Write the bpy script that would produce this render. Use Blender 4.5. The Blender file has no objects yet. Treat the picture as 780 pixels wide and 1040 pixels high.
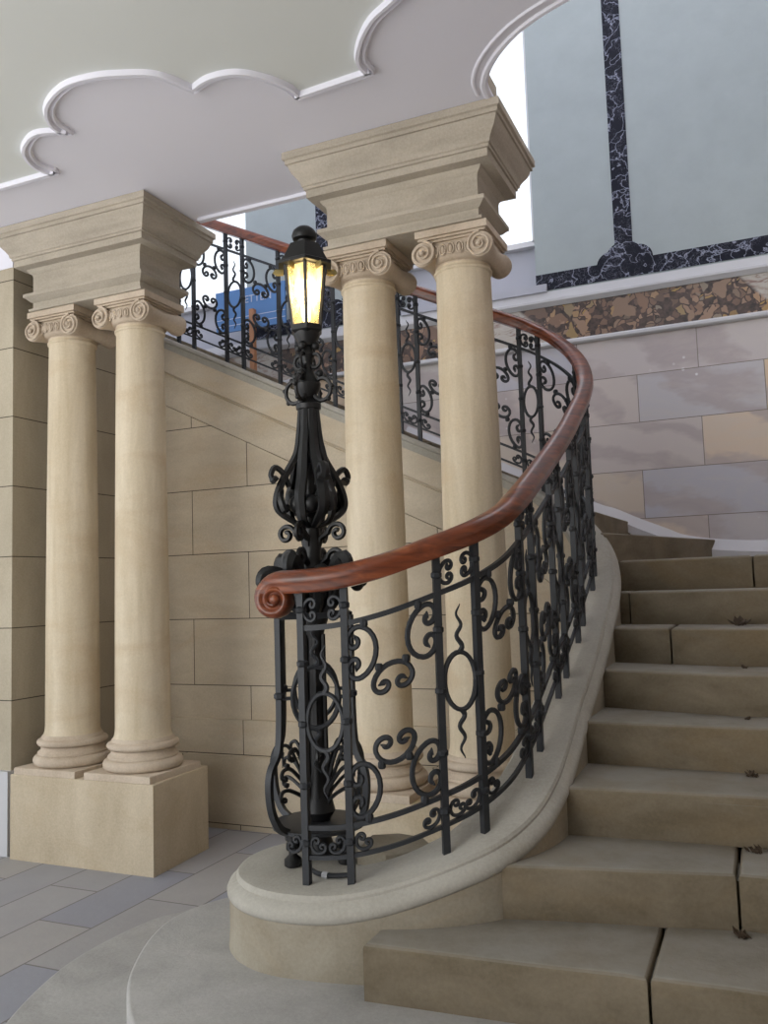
import bpy, math, random
from mathutils import Vector, Matrix
random.seed(7)
C = bpy.context.scene.collection
PI = math.pi
# ------------------------------------------------------------------ materials
def nt(name, rough=.8, spec=.3):
    m = bpy.data.materials.new(name); m.use_nodes = True
    t = m.node_tree; b = t.nodes['Principled BSDF']
    b.inputs['Roughness'].default_value = rough
    b.inputs['Specular IOR Level'].default_value = spec
    return m, t, b
def node(t, typ, **kw):
    n = t.nodes.new(typ)
    for k, v in kw.items():
        if k in n.inputs.keys(): n.inputs[k].default_value = v
        else: setattr(n, k, v)
    return n
def ramp(t, src, stops):
    r = t.nodes.new('ShaderNodeValToRGB'); e = r.color_ramp.elements
    e[0].position, e[0].color = stops[0][0], (*stops[0][1], 1)
    e[1].position, e[1].color = stops[-1][0], (*stops[-1][1], 1)
    for p, c in stops[1:-1]:
        x = e.new(p); x.color = (*c, 1)
    t.links.new(src, r.inputs['Fac']); return r.outputs['Color']
def mixc(t, fac, a, b, mode='MIX'):
    n = t.nodes.new('ShaderNodeMix'); n.data_type = 'RGBA'; n.blend_type = mode
    for s, v in ((0, fac), (6, a), (7, b)):
        if hasattr(v, 'is_linked') or isinstance(v, bpy.types.NodeSocket): t.links.new(v, n.inputs[s])
        else: n.inputs[s].default_value = v if s == 0 else (*v, 1)
    return n.outputs[2]
def coord(t, scale=(1, 1, 1), rot=(0, 0, 0), loc=(0, 0, 0)):
    g = t.nodes.new('ShaderNodeNewGeometry'); m = t.nodes.new('ShaderNodeMapping')
    m.inputs['Scale'].default_value = scale; m.inputs['Rotation'].default_value = rot; m.inputs['Location'].default_value = loc
    t.links.new(g.outputs['Position'], m.inputs['Vector']); return m.outputs['Vector']
def noise(t, vec, scale, detail=6, rough=.6, dist=0):
    n = node(t, 'ShaderNodeTexNoise', Scale=scale, Detail=detail, Roughness=rough, Distortion=dist)
    t.links.new(vec, n.inputs['Vector']); return n.outputs['Fac']
def bump(t, b, h, strength=.3, dist=.01):
    n = node(t, 'ShaderNodeBump', Strength=strength, Distance=dist)
    t.links.new(h, n.inputs['Height']); t.links.new(n.outputs['Normal'], b.inputs['Normal'])
def wallvec(t, plane='XZ'):
    g = t.nodes.new('ShaderNodeNewGeometry'); s = t.nodes.new('ShaderNodeSeparateXYZ'); c = t.nodes.new('ShaderNodeCombineXYZ')
    t.links.new(g.outputs['Position'], s.inputs[0])
    if plane == 'XZ':
        a = node(t, 'ShaderNodeMath', operation='SUBTRACT'); t.links.new(s.outputs[0], a.inputs[0]); t.links.new(s.outputs[1], a.inputs[1])
        t.links.new(a.outputs[0], c.inputs[0]); t.links.new(s.outputs[2], c.inputs[1])
    else:
        t.links.new(s.outputs[1], c.inputs[0]); t.links.new(s.outputs[0], c.inputs[1])
    return c.outputs[0]
def bricks(t, vec, w, h, mortar=.006, off=(0, 0), smooth=.1, offset=.5):
    m = t.nodes.new('ShaderNodeMapping'); m.inputs['Location'].default_value = (*off, 0); t.links.new(vec, m.inputs['Vector'])
    n = t.nodes.new('ShaderNodeTexBrick'); t.links.new(m.outputs[0], n.inputs['Vector'])
    n.inputs['Scale'].default_value = 1; n.inputs['Brick Width'].default_value = w; n.inputs['Row Height'].default_value = h
    n.inputs['Mortar Size'].default_value = mortar; n.inputs['Mortar Smooth'].default_value = smooth; n.offset = offset
    n.inputs['Color1'].default_value = (0, 0, 0, 1); n.inputs['Color2'].default_value = (1, 1, 1, 1); n.inputs['Mortar'].default_value = (.5, .5, .5, 1)
    return n.outputs['Color'], n.outputs['Fac']
def stone(name, base, dark, rough=.85, joints=None, streak=(1, 1, .35), bs=.25, jcol=(.06, .05, .04), grain=1.0, warm=None):
    m, t, b = nt(name, rough, .2)
    v = coord(t, streak); v2 = coord(t)
    c = mixc(t, ramp(t, noise(t, v, 3.2, 8, .62, .4), [(.34, (0, 0, 0)), (.68, (1, 1, 1))]), dark, base)
    if warm:
        c = mixc(t, ramp(t, noise(t, coord(t, (1, 1, 2.2), loc=(4, 2, 1)), 1.7, 5, .6, .8), [(.5, (0, 0, 0)), (.72, (.75, .75, .75))]), c, warm)
    c = mixc(t, .22 * grain, c, ramp(t, noise(t, v2, 90, 3, .7), [(.35, tuple(x * .62 for x in base)), (.7, tuple(min(1, x * 1.2) for x in base))]))
    h = noise(t, v2, 60, 4, .7)
    if joints:
        bc, bf = bricks(t, wallvec(t, joints[4] if len(joints) > 4 else 'XZ'), joints[0], joints[1], joints[2], joints[3])
        c = mixc(t, ramp(t, bc, [(0, (0, 0, 0)), (1, (.38, .38, .38))]), c, tuple(x * .72 for x in base))
        c = mixc(t, bf, c, jcol)
    t.links.new(c, b.inputs['Base Color']); bump(t, b, h, bs, .006)
    return m
def plain(name, col, rough=.5, metal=0, spec=.4, nscale=0, ndark=.7, bs=0):
    m, t, b = nt(name, rough, spec); b.inputs['Metallic'].default_value = metal
    if nscale:
        f = noise(t, coord(t), nscale, 6, .6)
        t.links.new(mixc(t, f, tuple(x * ndark for x in col), col), b.inputs['Base Color'])
        if bs: bump(t, b, f, bs, .004)
    else: b.inputs['Base Color'].default_value = (*col, 1)
    return m
M = {}
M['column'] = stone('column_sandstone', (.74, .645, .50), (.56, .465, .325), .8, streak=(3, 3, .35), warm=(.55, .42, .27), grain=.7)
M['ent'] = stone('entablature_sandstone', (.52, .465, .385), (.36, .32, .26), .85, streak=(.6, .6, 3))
M['capital'] = stone('capital_sandstone', (.66, .56, .45), (.46, .37, .28), .8)
M['pedestal'] = stone('pedestal_sandstone', (.62, .53, .40), (.45, .37, .26), .85, warm=(.46, .36, .23))
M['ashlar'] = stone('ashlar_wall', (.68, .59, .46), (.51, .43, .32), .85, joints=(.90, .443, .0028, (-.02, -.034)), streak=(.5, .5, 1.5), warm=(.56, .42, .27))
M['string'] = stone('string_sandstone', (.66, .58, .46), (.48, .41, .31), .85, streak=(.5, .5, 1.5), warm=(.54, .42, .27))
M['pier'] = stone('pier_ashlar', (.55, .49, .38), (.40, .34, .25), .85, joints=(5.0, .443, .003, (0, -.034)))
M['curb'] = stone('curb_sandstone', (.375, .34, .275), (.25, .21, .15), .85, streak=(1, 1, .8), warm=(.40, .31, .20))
M['coping'] = stone('coping_stone', (.46, .44, .395), (.35, .33, .285), .85, streak=(1, 1, 1))
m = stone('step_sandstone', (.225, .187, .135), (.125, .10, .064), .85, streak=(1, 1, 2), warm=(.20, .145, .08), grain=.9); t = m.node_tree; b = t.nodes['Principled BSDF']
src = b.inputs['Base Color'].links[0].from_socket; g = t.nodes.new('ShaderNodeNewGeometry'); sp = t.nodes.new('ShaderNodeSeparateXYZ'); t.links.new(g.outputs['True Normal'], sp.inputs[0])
tread_mask = node(t, 'ShaderNodeMath', operation='MULTIPLY'); t.links.new(ramp(t, sp.outputs[2], [(.5, (0, 0, 0)), (.95, (1, 1, 1))]), tread_mask.inputs[0])
t.links.new(ramp(t, noise(t, coord(t), 5, 6, .65), [(.3, (.35, .35, .35)), (.65, (.95, .95, .95))]), tread_mask.inputs[1])
t.links.new(mixc(t, tread_mask.outputs[0], src, (.275, .258, .228)), b.inputs['Base Color']); M['step'] = m  # up-facing step faces blended unevenly to a paler grey
M['step_low'] = stone('low_step_stone', (.46, .45, .44), (.32, .315, .305), .85, streak=(1, 1, 1), grain=.8)
M['mortar'] = plain('dark_mortar', (.12, .115, .10), .95)
# grey floor pavers, rows running away from the colonnade
m, t, b = nt('floor_pavers', .75, .3)
bc, bf = bricks(t, wallvec(t, 'YX'), .80, .325, .005, (.35, .055))
c = ramp(t, bc, [(0, (.31, .32, .375)), (.45, (.37, .38, .43)), (.8, (.45, .42, .38)), (1, (.33, .345, .40))])
c = mixc(t, noise(t, coord(t), 4, 7, .65, .5), mixc(t, .5, c, (.25, .25, .27)), c)
c = mixc(t, bf, c, (.20, .19, .185)); t.links.new(c, b.inputs['Base Color']); bump(t, b, noise(t, coord(t), 30, 4), .25, .006)
M['paver'] = m
# marble blocks of the back wall
def marble_blocks(name, vecplane='XZ'):
    m, t, b = nt(name, .35, .45)
    bc, bf = bricks(t, wallvec(t, vecplane), .86, .355, .003, (-.04, .153), .05, .5)
    col = ramp(t, bc, [(0, (.56, .51, .47)), (.25, (.66, .52, .36)), (.45, (.58, .54, .50)), (.62, (.49, .485, .54)), (.8, (.68, .55, .42)), (1, (.56, .50, .46))])
    w = node(t, 'ShaderNodeTexWave', Scale=1.0, Distortion=8.0, Detail=5.0); w.bands_direction = 'DIAGONAL'
    w.inputs['Detail Roughness'].default_value = .6
    add = node(t, 'ShaderNodeVectorMath', operation='MULTIPLY_ADD'); t.links.new(bc, add.inputs[0]); add.inputs[1].default_value = (3, 5, 9)
    t.links.new(coord(t, (.7, .7, 1.5)), add.inputs[2]); t.links.new(add.outputs[0], w.inputs['Vector'])
    c = mixc(t, ramp(t, w.outputs['Fac'], [(.1, (.75, .75, .75)), (.5, (0, 0, 0))]), col, (.42, .36, .36))
    c = mixc(t, ramp(t, noise(t, coord(t, (1, 1, 2.5)), 2.2, 7, .6, 1.5), [(.45, (0, 0, 0)), (.75, (.45, .45, .45))]), c, (.60, .55, .50))
    sp = node(t, 'ShaderNodeTexVoronoi', Scale=11.0); t.links.new(coord(t), sp.inputs['Vector'])
    msk = node(t, 'ShaderNodeMath', operation='MULTIPLY')
    t.links.new(ramp(t, sp.outputs['Distance'], [(.10, (1, 1, 1)), (.15, (0, 0, 0))]), msk.inputs[0])
    t.links.new(ramp(t, noise(t, coord(t, loc=(.4, 0, .3)), 1.3, 3), [(.60, (0, 0, 0)), (.66, (1, 1, 1))]), msk.inputs[1])
    c = mixc(t, msk.outputs[0], c, (.72, .72, .72))
    c = mixc(t, bf, c, (.22, .19, .165)); t.links.new(c, b.inputs['Base Color']); return m
M['marble'] = marble_blocks('marble_block_wall')
M['marble_plain'] = plain('pale_marble_plinth', (.55, .54, .55), .4, nscale=3, ndark=.85)
# dark veined painted marble
m, t, b = nt('dark_veined_marble', .6, .15)
v = coord(t, (1, 1, 1)); n = node(t, 'ShaderNodeTexNoise', Scale=5.0, Detail=4.0); t.links.new(v, n.inputs['Vector'])
add = node(t, 'ShaderNodeVectorMath', operation='MULTIPLY_ADD'); t.links.new(n.outputs['Color'], add.inputs[0]); add.inputs[1].default_value = (.7, .7, .7); t.links.new(v, add.inputs[2])
vo = node(t, 'ShaderNodeTexVoronoi', Scale=5.5); vo.feature = 'DISTANCE_TO_EDGE'; t.links.new(add.outputs[0], vo.inputs['Vector'])
vo2 = node(t, 'ShaderNodeTexVoronoi', Scale=22.0); vo2.feature = 'DISTANCE_TO_EDGE'; t.links.new(add.outputs[0], vo2.inputs['Vector'])
c = ramp(t, vo.outputs['Distance'], [(0, (.32, .34, .42)), (.025, (.10, .11, .15)), (.055, (.012, .013, .022))])
k = mixc(t, ramp(t, noise(t, v, 4, 3), [(.45, (0, 0, 0)), (.6, (.8, .8, .8))]), (.0, .0, .0), ramp(t, vo2.outputs['Distance'], [(0, (.20, .21, .27)), (.045, (0, 0, 0))]))
t.links.new(mixc(t, 1.0, c, k, 'ADD'), b.inputs['Base Color']); M['darkmarble'] = m
# breccia frieze
m, t, b = nt('breccia_frieze', .35, .4)
v0 = coord(t, (1, 1, 1)); nz = node(t, 'ShaderNodeTexNoise', Scale=6.0, Detail=3.0); t.links.new(v0, nz.inputs['Vector'])
ad = node(t, 'ShaderNodeVectorMath', operation='MULTIPLY_ADD'); t.links.new(nz.outputs['Color'], ad.inputs[0]); ad.inputs[1].default_value = (.16, .16, .16); t.links.new(v0, ad.inputs[2]); v = ad.outputs[0]
def peb(sc, thr, base_):
    vo = node(t, 'ShaderNodeTexVoronoi', Scale=sc); t.links.new(v, vo.inputs['Vector'])
    ve = node(t, 'ShaderNodeTexVoronoi', Scale=sc); ve.feature = 'DISTANCE_TO_EDGE'; t.links.new(v, ve.inputs['Vector'])
    sx = t.nodes.new('ShaderNodeSeparateXYZ'); t.links.new(vo.outputs['Color'], sx.inputs[0])
    cc = ramp(t, sx.outputs[0], [(0, (.16, .115, .09)), (.3, (.30, .19, .13)), (.5, (.42, .29, .20)), (.62, (.22, .17, .13)), (.8, (.48, .32, .22)), (.93, (.46, .31, .10)), (1, (.30, .27, .23))])
    sel = node(t, 'ShaderNodeMath', operation='MULTIPLY'); t.links.new(ramp(t, ve.outputs['Distance'], [(thr, (0, 0, 0)), (thr + .03, (1, 1, 1))]), sel.inputs[0])
    t.links.new(ramp(t, sx.outputs[1], [(.40, (0, 0, 0)), (.42, (1, 1, 1))]), sel.inputs[1])
    return mixc(t, sel.outputs[0], base_, cc)
c = ramp(t, noise(t, v0, 30, 4), [(.35, (.05, .038, .034)), (.65, (.13, .09, .075))])
c = peb(22.0, .07, c); c = peb(7.0, .10, c); c = mixc(t, 1.0, c, (.80, .76, .74), 'MULTIPLY')
wv = node(t, 'ShaderNodeTexWave', Scale=.30, Distortion=3.0, Detail=3.0); wv.bands_direction = 'DIAGONAL'; t.links.new(coord(t, loc=(1.15, 0, 0)), wv.inputs['Vector'])
pale = ramp(t, noise(t, coord(t, (1, 1, 3)), 7, 6, .6, 2), [(.35, (.27, .18, .155)), (.5, (.46, .42, .37)), (.7, (.50, .48, .44))])
c = mixc(t, ramp(t, wv.outputs['Fac'], [(.80, (0, 0, 0)), (.84, (1, 1, 1))]), c, pale)
t.links.new(c, b.inputs['Base Color']); M['breccia'] = m
M['paint'] = plain('painted_plaster', (.40, .45, .46), .75, nscale=5.5, ndark=.80)
M['niche'] = plain('lilac_plaster', (.46, .47, .53), .8, nscale=2, ndark=.93)
M['mould'] = plain('pale_stone_moulding', (.58, .58, .60), .6, nscale=6, ndark=.93)
M['ceil'] = plain('white_plaster', (.84, .84, .93), .9, nscale=1.5, ndark=.94)
M['field'] = plain('green_grey_plaster', (.78, .81, .79), .9, nscale=2, ndark=.93, bs=.2)
M['iron'] = plain('wrought_iron', (.034, .037, .043), .48, metal=.25, spec=.45, nscale=25, ndark=.6, bs=.25)
M['iron_black'] = plain('black_cast_iron', (.018, .018, .019), .42, metal=.3, spec=.5, nscale=30, ndark=.6, bs=.25)
m, t, b = nt('polished_mahogany', .30, .45)
w = node(t, 'ShaderNodeTexNoise', Scale=7.0, Detail=6.0, Distortion=1.5); t.links.new(coord(t, (1, 1, 5)), w.inputs['Vector'])
t.links.new(ramp(t, w.outputs['Fac'], [(.3, (.075, .018, .007)), (.55, (.18, .042, .013)), (.75, (.27, .075, .022))]), b.inputs['Base Color'])
b.inputs['Coat Weight'].default_value = .2; M['wood'] = m
M['timber'] = plain('orange_timber', (.50, .24, .12), .6, nscale=9)
M['blue'] = plain('blue_banner_cloth', (.115, .25, .52), .7)
M['white'] = plain('white_lettering', (.55, .62, .75), .7)
M['frame'] = plain('white_window_frame', (.70, .70, .72), .5)
M['leaf'] = plain('dead_leaf', (.055, .035, .02), .9, nscale=40)
M['brass'] = plain('greenish_brass', (.30, .24, .10), .45, metal=.4)
m, t, b = nt('window_glass', .05, .3)
o = t.nodes['Material Output']; tr = t.nodes.new('ShaderNodeBsdfTransparent'); gl = node(t, 'ShaderNodeBsdfGlossy', Roughness=.03)
mx = t.nodes.new('ShaderNodeMixShader'); mx.inputs[0].default_value = .06
t.links.new(tr.outputs[0], mx.inputs[1]); t.links.new(gl.outputs[0], mx.inputs[2]); t.links.new(mx.outputs[0], o.inputs[0]); M['glass'] = m
m, t, b = nt('translucent_diffuser')
o = t.nodes['Material Output']; tl = t.nodes.new('ShaderNodeBsdfTranslucent'); tl.inputs[0].default_value = (.85, .86, .90, 1); t.links.new(tl.outputs[0], o.inputs[0]); M['diffuser'] = m  # translucent sheet for the added light panel in the roof
m, t, b = nt('lantern_glass', .3, .3)
o = t.nodes['Material Output']; tr = t.nodes.new('ShaderNodeBsdfTransparent'); tl = t.nodes.new('ShaderNodeBsdfTranslucent')
tl.inputs[0].default_value = (.95, .78, .45, 1); tr.inputs[0].default_value = (1, .93, .72, 1)
mx = t.nodes.new('ShaderNodeMixShader')
t.links.new(ramp(t, noise(t, coord(t, (1, 1, .3)), 35, 3), [(.4, (.25, .25, .25)), (.65, (.7, .7, .7))]), mx.inputs[0])
t.links.new(tr.outputs[0], mx.inputs[1]); t.links.new(tl.outputs[0], mx.inputs[2]); t.links.new(mx.outputs[0], o.inputs[0]); M['lglass'] = m
m, t, b = nt('lit_bulb'); b.inputs['Emission Color'].default_value = (1, .80, .45, 1); b.inputs['Emission Strength'].default_value = 18; M['bulb'] = m
# ------------------------------------------------------------------ mesh helpers
class MB:
    def __init__(s): s.v = []; s.f = []
    def add(s, vs, fs):
        n = len(s.v); s.v += [Vector(a) for a in vs]; s.f += [[i + n for i in f] for f in fs]
    def box(s, x0, x1, y0, y1, z0, z1):
        s.add([(x0, y0, z0), (x1, y0, z0), (x1, y1, z0), (x0, y1, z0), (x0, y0, z1), (x1, y0, z1), (x1, y1, z1), (x0, y1, z1)],
              [(0, 3, 2, 1), (4, 5, 6, 7), (0, 1, 5, 4), (1, 2, 6, 5), (2, 3, 7, 6), (3, 0, 4, 7)])
    def prism(s, poly, z0, z1, bev=0):
        # poly counter-clockwise; optional rounded top edge
        n = len(poly); rings = [([tuple(p) for p in poly], z0)]
        if bev:
            for k in range(4):
                a = PI / 2 * k / 3; rings.append((inset(poly, bev * (1 - math.cos(a))), z1 - bev + bev * math.sin(a)))
        else: rings.append((poly, z1))
        vs = [(p[0], p[1], z) for r, z in rings for p in r]; fs = [tuple(range(n))[::-1]]
        for k in range(len(rings) - 1):
            for i in range(n):
                j = (i + 1) % n; fs.append((k * n + i, k * n + j, (k + 1) * n + j, (k + 1) * n + i))
        fs.append(tuple(range((len(rings) - 1) * n, len(rings) * n))); s.add(vs, fs)
    def lathe(s, prof, cx=0, cy=0, n=48, axis='Z', rotz=0):
        vs = []; fs = []
        for r, z in prof:
            for i in range(n):
                a = 2 * PI * i / n + rotz
                p = (cx + r * math.cos(a), cy + r * math.sin(a), z)
                vs.append(p)
        for k in range(len(prof) - 1):
            for i in range(n):
                j = (i + 1) % n; fs.append((k * n + i, k * n + j, (k + 1) * n + j, (k + 1) * n + i))
        fs.append(tuple(range(n))[::-1]); fs.append(tuple(range((len(prof) - 1) * n, len(prof) * n))); s.add(vs, fs)
    def tube(s, pts, r, n=6, up=Vector((0, 0, 1)), flat=1.0, square=False):
        pts = [Vector(p) for p in pts]; L = len(pts)
        rr = r if hasattr(r, '__len__') else [r] * L
        vs = []; fs = []; prev = None
        for i, p in enumerate(pts):
            t = (pts[min(i + 1, L - 1)] - pts[max(i - 1, 0)])
            if t.length < 1e-9: t = Vector((0, 0, 1))
            t.normalize()
            if prev is None:
                a = up if abs(t.dot(up)) < .95 else Vector((1, 0, 0)); x = a.cross(t).normalized()
            else: x = (prev - t * prev.dot(t)).normalized()
            prev = x; y = t.cross(x)
            for k in range(n):
                ang = 2 * PI * (k + .5) / n
                q = 1.2 if square else 1
                vs.append(p + x * (rr[i] * q * math.cos(ang) * flat) + y * (rr[i] * q * math.sin(ang)))
        for i in range(L - 1):
            for k in range(n):
                j = (k + 1) % n; fs.append((i * n + k, i * n + j, (i + 1) * n + j, (i + 1) * n + k))
        fs.append(tuple(range(n))[::-1]); fs.append(tuple(range((L - 1) * n, L * n))); s.add(vs, fs)
    def sweep(s, frames, prof):
        # frames: list of (point, n-vector); prof(i) list of (offset, dz) closed loop
        vs = []; fs = []; L = len(frames); m_ = len(prof(0))
        for i, (p, nv) in enumerate(frames):
            for o, dz in prof(i): vs.append(Vector((p[0] + nv[0] * o, p[1] + nv[1] * o, p[2] + dz)))
        for i in range(L - 1):
            for k in range(m_):
                j = (k + 1) % m_; fs.append((i * m_ + k, (i + 1) * m_ + k, (i + 1) * m_ + j, i * m_ + j))
        fs.append(tuple(range(m_))); fs.append(tuple(range((L - 1) * m_, L * m_))[::-1]); s.add(vs, fs)
    def ball(s, c, r, n=10, sz=1):
        prof = [(max(1e-4, r * math.sin(PI * k / n)), c[2] - r * sz * math.cos(PI * k / n)) for k in range(n + 1)]
        s.lathe(prof, c[0], c[1], 12)
    def build(s, name, mat, parent=None, smooth=True, ang=35):
        org = Vector((0, 0, 0)); q = parent
        while q is not None: org += q.location; q = q.parent
        me = bpy.data.meshes.new(name); me.from_pydata([v - org for v in s.v], [], s.f); me.validate(); me.update()
        import bmesh
        bm = bmesh.new(); bm.from_mesh(me); bmesh.ops.recalc_face_normals(bm, faces=bm.faces); bm.to_mesh(me); bm.free()
        if smooth:
            me.polygons.foreach_set('use_smooth', [True] * len(me.polygons))
            me.set_sharp_from_angle(angle=math.radians(ang))
        me.materials.append(mat)
        o = bpy.data.objects.new(name, me); C.objects.link(o)
        if parent is not None: o.parent = parent
        return o
def inset(poly, d):
    n = len(poly); out = []
    for i in range(n):
        a, b_, c = Vector(poly[i - 1][:2]), Vector(poly[i][:2]), Vector(poly[(i + 1) % n][:2])
        e1 = (b_ - a).normalized(); e2 = (c - b_).normalized()
        n1 = Vector((-e1.y, e1.x)); n2 = Vector((-e2.y, e2.x)); m_ = n1 + n2
        k = max(.3, m_.dot(m_) / 2) if m_.length > 1e-6 else 1
        out.append(tuple(b_ + m_ * (d / k)))
    return out
def tag(o, label, cat, group=None, kind=None):
    o['label'] = label; o['category'] = cat
    if group: o['group'] = group
    if kind: o['kind'] = kind
    return o
def thing(name, label, cat, loc=(0, 0, 0), group=None):
    o = bpy.data.objects.new(name, None); C.objects.link(o); o.location = loc; o.empty_display_size = .1
    return tag(o, label, cat, group)
def struct(name, mb, m, label=None, **kw):
    o = mb.build(name, m, None, **kw); o['kind'] = 'structure'
    if label: o['label'] = label
    o['category'] = name.split('_')[0]
    return o
def copy_tree(o, parent=None):
    c = o.copy(); C.objects.link(c); c.parent = parent
    for ch in list(o.children): copy_tree(ch, c)
    return c
def bez(pts, n=8):
    # Catmull-Rom through points
    P = [Vector(p) for p in pts]; P = [2 * P[0] - P[1]] + P + [2 * P[-1] - P[-2]]; out = []
    for i in range(1, len(P) - 2):
        for k in range(n):
            u = k / n; a, b_, c, d = P[i - 1:i + 3]
            out.append(.5 * ((2 * b_) + (c - a) * u + (2 * a - 5 * b_ + 4 * c - d) * u * u + (3 * b_ - a - 3 * c + d) * u ** 3))
    out.append(P[-2]); return out
# ------------------------------------------------------------------ camera
H = 1.543
yaw, pitch, roll = .4124, .08649, -.03242
fw = Vector((-math.sin(yaw) * math.cos(pitch), math.cos(yaw) * math.cos(pitch), math.sin(pitch)))
r0 = Vector((math.cos(yaw), math.sin(yaw), 0)); u0 = r0.cross(fw)
rt = r0 * math.cos(roll) + u0 * math.sin(roll); up = -r0 * math.sin(roll) + u0 * math.cos(roll)
cd = bpy.data.cameras.new('camera'); cam = bpy.data.objects.new('camera', cd); C.objects.link(cam)
cam.matrix_world = Matrix(((rt.x, up.x, -fw.x, 0), (rt.y, up.y, -fw.y, 0), (rt.z, up.z, -fw.z, H), (0, 0, 0, 1)))
cd.sensor_fit = 'VERTICAL'; cd.sensor_height = 24; cd.sensor_width = 18; cd.lens = 875.7 / 1040 * 24; cd.clip_start = .05
bpy.context.scene.camera = cam
# ------------------------------------------------------------------ setting
YW = 6.5; ZC = 3.846
mb = MB(); mb.box(-9, 3, -1.7, 7, -.2, 0); struct('floor', mb, M['paver'], 'grey stone paved floor')
mb = MB(); mb.box(-25, 20, -25, -1.7, -.4, -.05); struct('ground', mb, plain('pale_bounce_surface', (.78, .77, .76), .95, nscale=8), 'unseen pale ground added to bounce light onto the ceiling')  # unseen surface added to bounce light up to the ceiling
# back wall: marble dado, frieze, painted panels, two windows
mb = MB(); mb.box(-8, 1.6, YW, YW + .3, 0, 3.36); struct('wall_back', mb, M['marble'], 'wall of coursed veined marble blocks')
def W(x0, x1, y0, y1, z0, z1, name, mat, label): mb = MB(); mb.box(x0, x1, y0, y1, z0, z1); return struct(name, mb, mat, label, smooth=False)
W(-8, 1.6, YW - .012, YW + .3, 3.36, 3.655, 'trim_1', M['breccia'], 'breccia inlay frieze along the back wall')
def mould(name, z0, prof, label, x0=-8, x1=1.6, y=YW, mat='mould'):
    mb = MB(); mb.sweep([((x0, y, z0), (0, -1)), ((x1, y, z0), (0, -1))], lambda i: prof); return struct(name, mb, M[mat], label)
mould('trim_2', 3.335, [(0, -.0), (.02, 0), (.035, .012), (.035, .03), (.018, .045), (0, .05)], 'thin pale moulding under the breccia frieze')
mould('trim_3', 3.655, [(0, 0), (.02, 0), (.03, .015), (.045, .03), (.045, .05), (.02, .06), (.012, .12), (0, .12)], 'pale moulding above the breccia frieze')
WX = [(-7.6, -4.13), (-2.62, -1.485)]; ZS = 4.22
mb = MB()
for x0, x1 in ((-4.13, -2.62), (-1.485, 1.6)): mb.box(x0, x1, YW, YW + .3, 3.655, 8)
mb.box(-8, -7.6, YW, YW + .3, 3.655, 8)
struct('wall_upper', mb, M['paint'], 'green grey painted upper wall', smooth=False)
for i, (x0, x1) in enumerate(WX):
    W(x0, x1, YW + .12, YW + .3, 3.655, ZS, 'wall_niche_%d' % (i + 1), M['niche'], 'lilac parapet wall below window')
    wr = bpy.data.objects.new('window_%d' % (i + 1), None); C.objects.link(wr); wr['kind'] = 'structure'; wr['label'] = 'tall bright window' ; wr['category'] = 'window'
    mb = MB()
    for a, b_ in ((x0, x0 + .06), (x1 - .06, x1)): mb.box(a, b_, YW + .2, YW + .27, ZS, 8)
    mb.box(x0, x1, YW + .2, YW + .27, ZS, ZS + .07); mb.build('window_frame', M['frame'], wr, smooth=False)
    mb = MB(); mb.box(x0 - .0, x1, YW + .06, YW + .28, ZS - .03, ZS); mb.build('window_sill', M['frame'], wr, smooth=False)
    mb = MB(); mb.box(x0 + .06, x1 - .06, YW + .23, YW + .236, ZS + .07, 8); mb.build('pane', M['glass'], wr, smooth=False)
W(-2.62, -1.40, YW - .03, YW + .12, 3.775, 3.835, 'trim_4', M['niche'], 'ledge under the right window')
# painted dark marble bands with trefoils
def band(name, x0, x1, sx, z0=3.79, z1=3.92):
    mb = MB(); y0, y1 = YW - .006, YW + .01
    mb.box(x0, x1, y0, y1, z0, z1); mb.box(sx - .065, sx + .065, y0 - .0005, y1, z1, 8)
    def disc(cx, cz, r, yy):
        n = 40; vs = [(cx + r * math.cos(2 * PI * k / n), yy, cz + r * math.sin(2 * PI * k / n)) for k in range(n)]
        vs2 = [(x, y1, z) for x, _, z in vs]
        mb.add(vs + vs2, [tuple(range(n)), tuple(range(n, 2 * n))[::-1]] + [(k, n + k, n + (k + 1) % n, (k + 1) % n) for k in range(n)])
    disc(sx - .10, 3.90, .105, y0 - .001); disc(sx + .10, 3.92, .105, y0 - .0015); disc(sx + .0, 3.93, .14, y0 - .002)
    struct(name, mb, M['darkmarble'], 'dark veined painted marble band and stripe', smooth=False)
band('trim_5', -1.485, 1.6, -.81)
band('trim_6', -4.13, -2.62, -3.34)
W(-4.13, -3.28 + .0, YW - .05, YW, 3.655, 3.70, 'trim_7', M['mould'], 'pale ledge') if False else None
# unseen walls to the right and behind the viewer, placed to dim the stairs
W(1.35, 1.6, -1.5, YW, 0, 8, 'wall_block_right', M['marble'], 'unseen marble wall right of the stairs, extended forward to block light')
W(-.9, 1.6, -1.7, -1.5, 0, ZC, 'wall_block_front', M['pier'], 'unseen wall added behind the viewer to block light from the front right')
# added unseen roof blocking the sun, with a panel diffusing it onto the stairs
mb = MB(); mb.box(-9, -2.2, -1.7, 7, 8, 8.15); mb.box(-2.2, 1.6, -1.7, 3.6, 8, 8.15); mb.box(-2.2, 1.6, 6.2, 7, 8, 8.15)
struct('ceiling_upper', mb, M['ceil'], 'unseen white roof added to keep the sun off the stair hall', smooth=False)
W(-2.2, 1.6, 3.6, 6.2, 8.02, 8.06, 'window_3', M['diffuser'], 'unseen translucent panel added to diffuse light onto the stairs')
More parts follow.
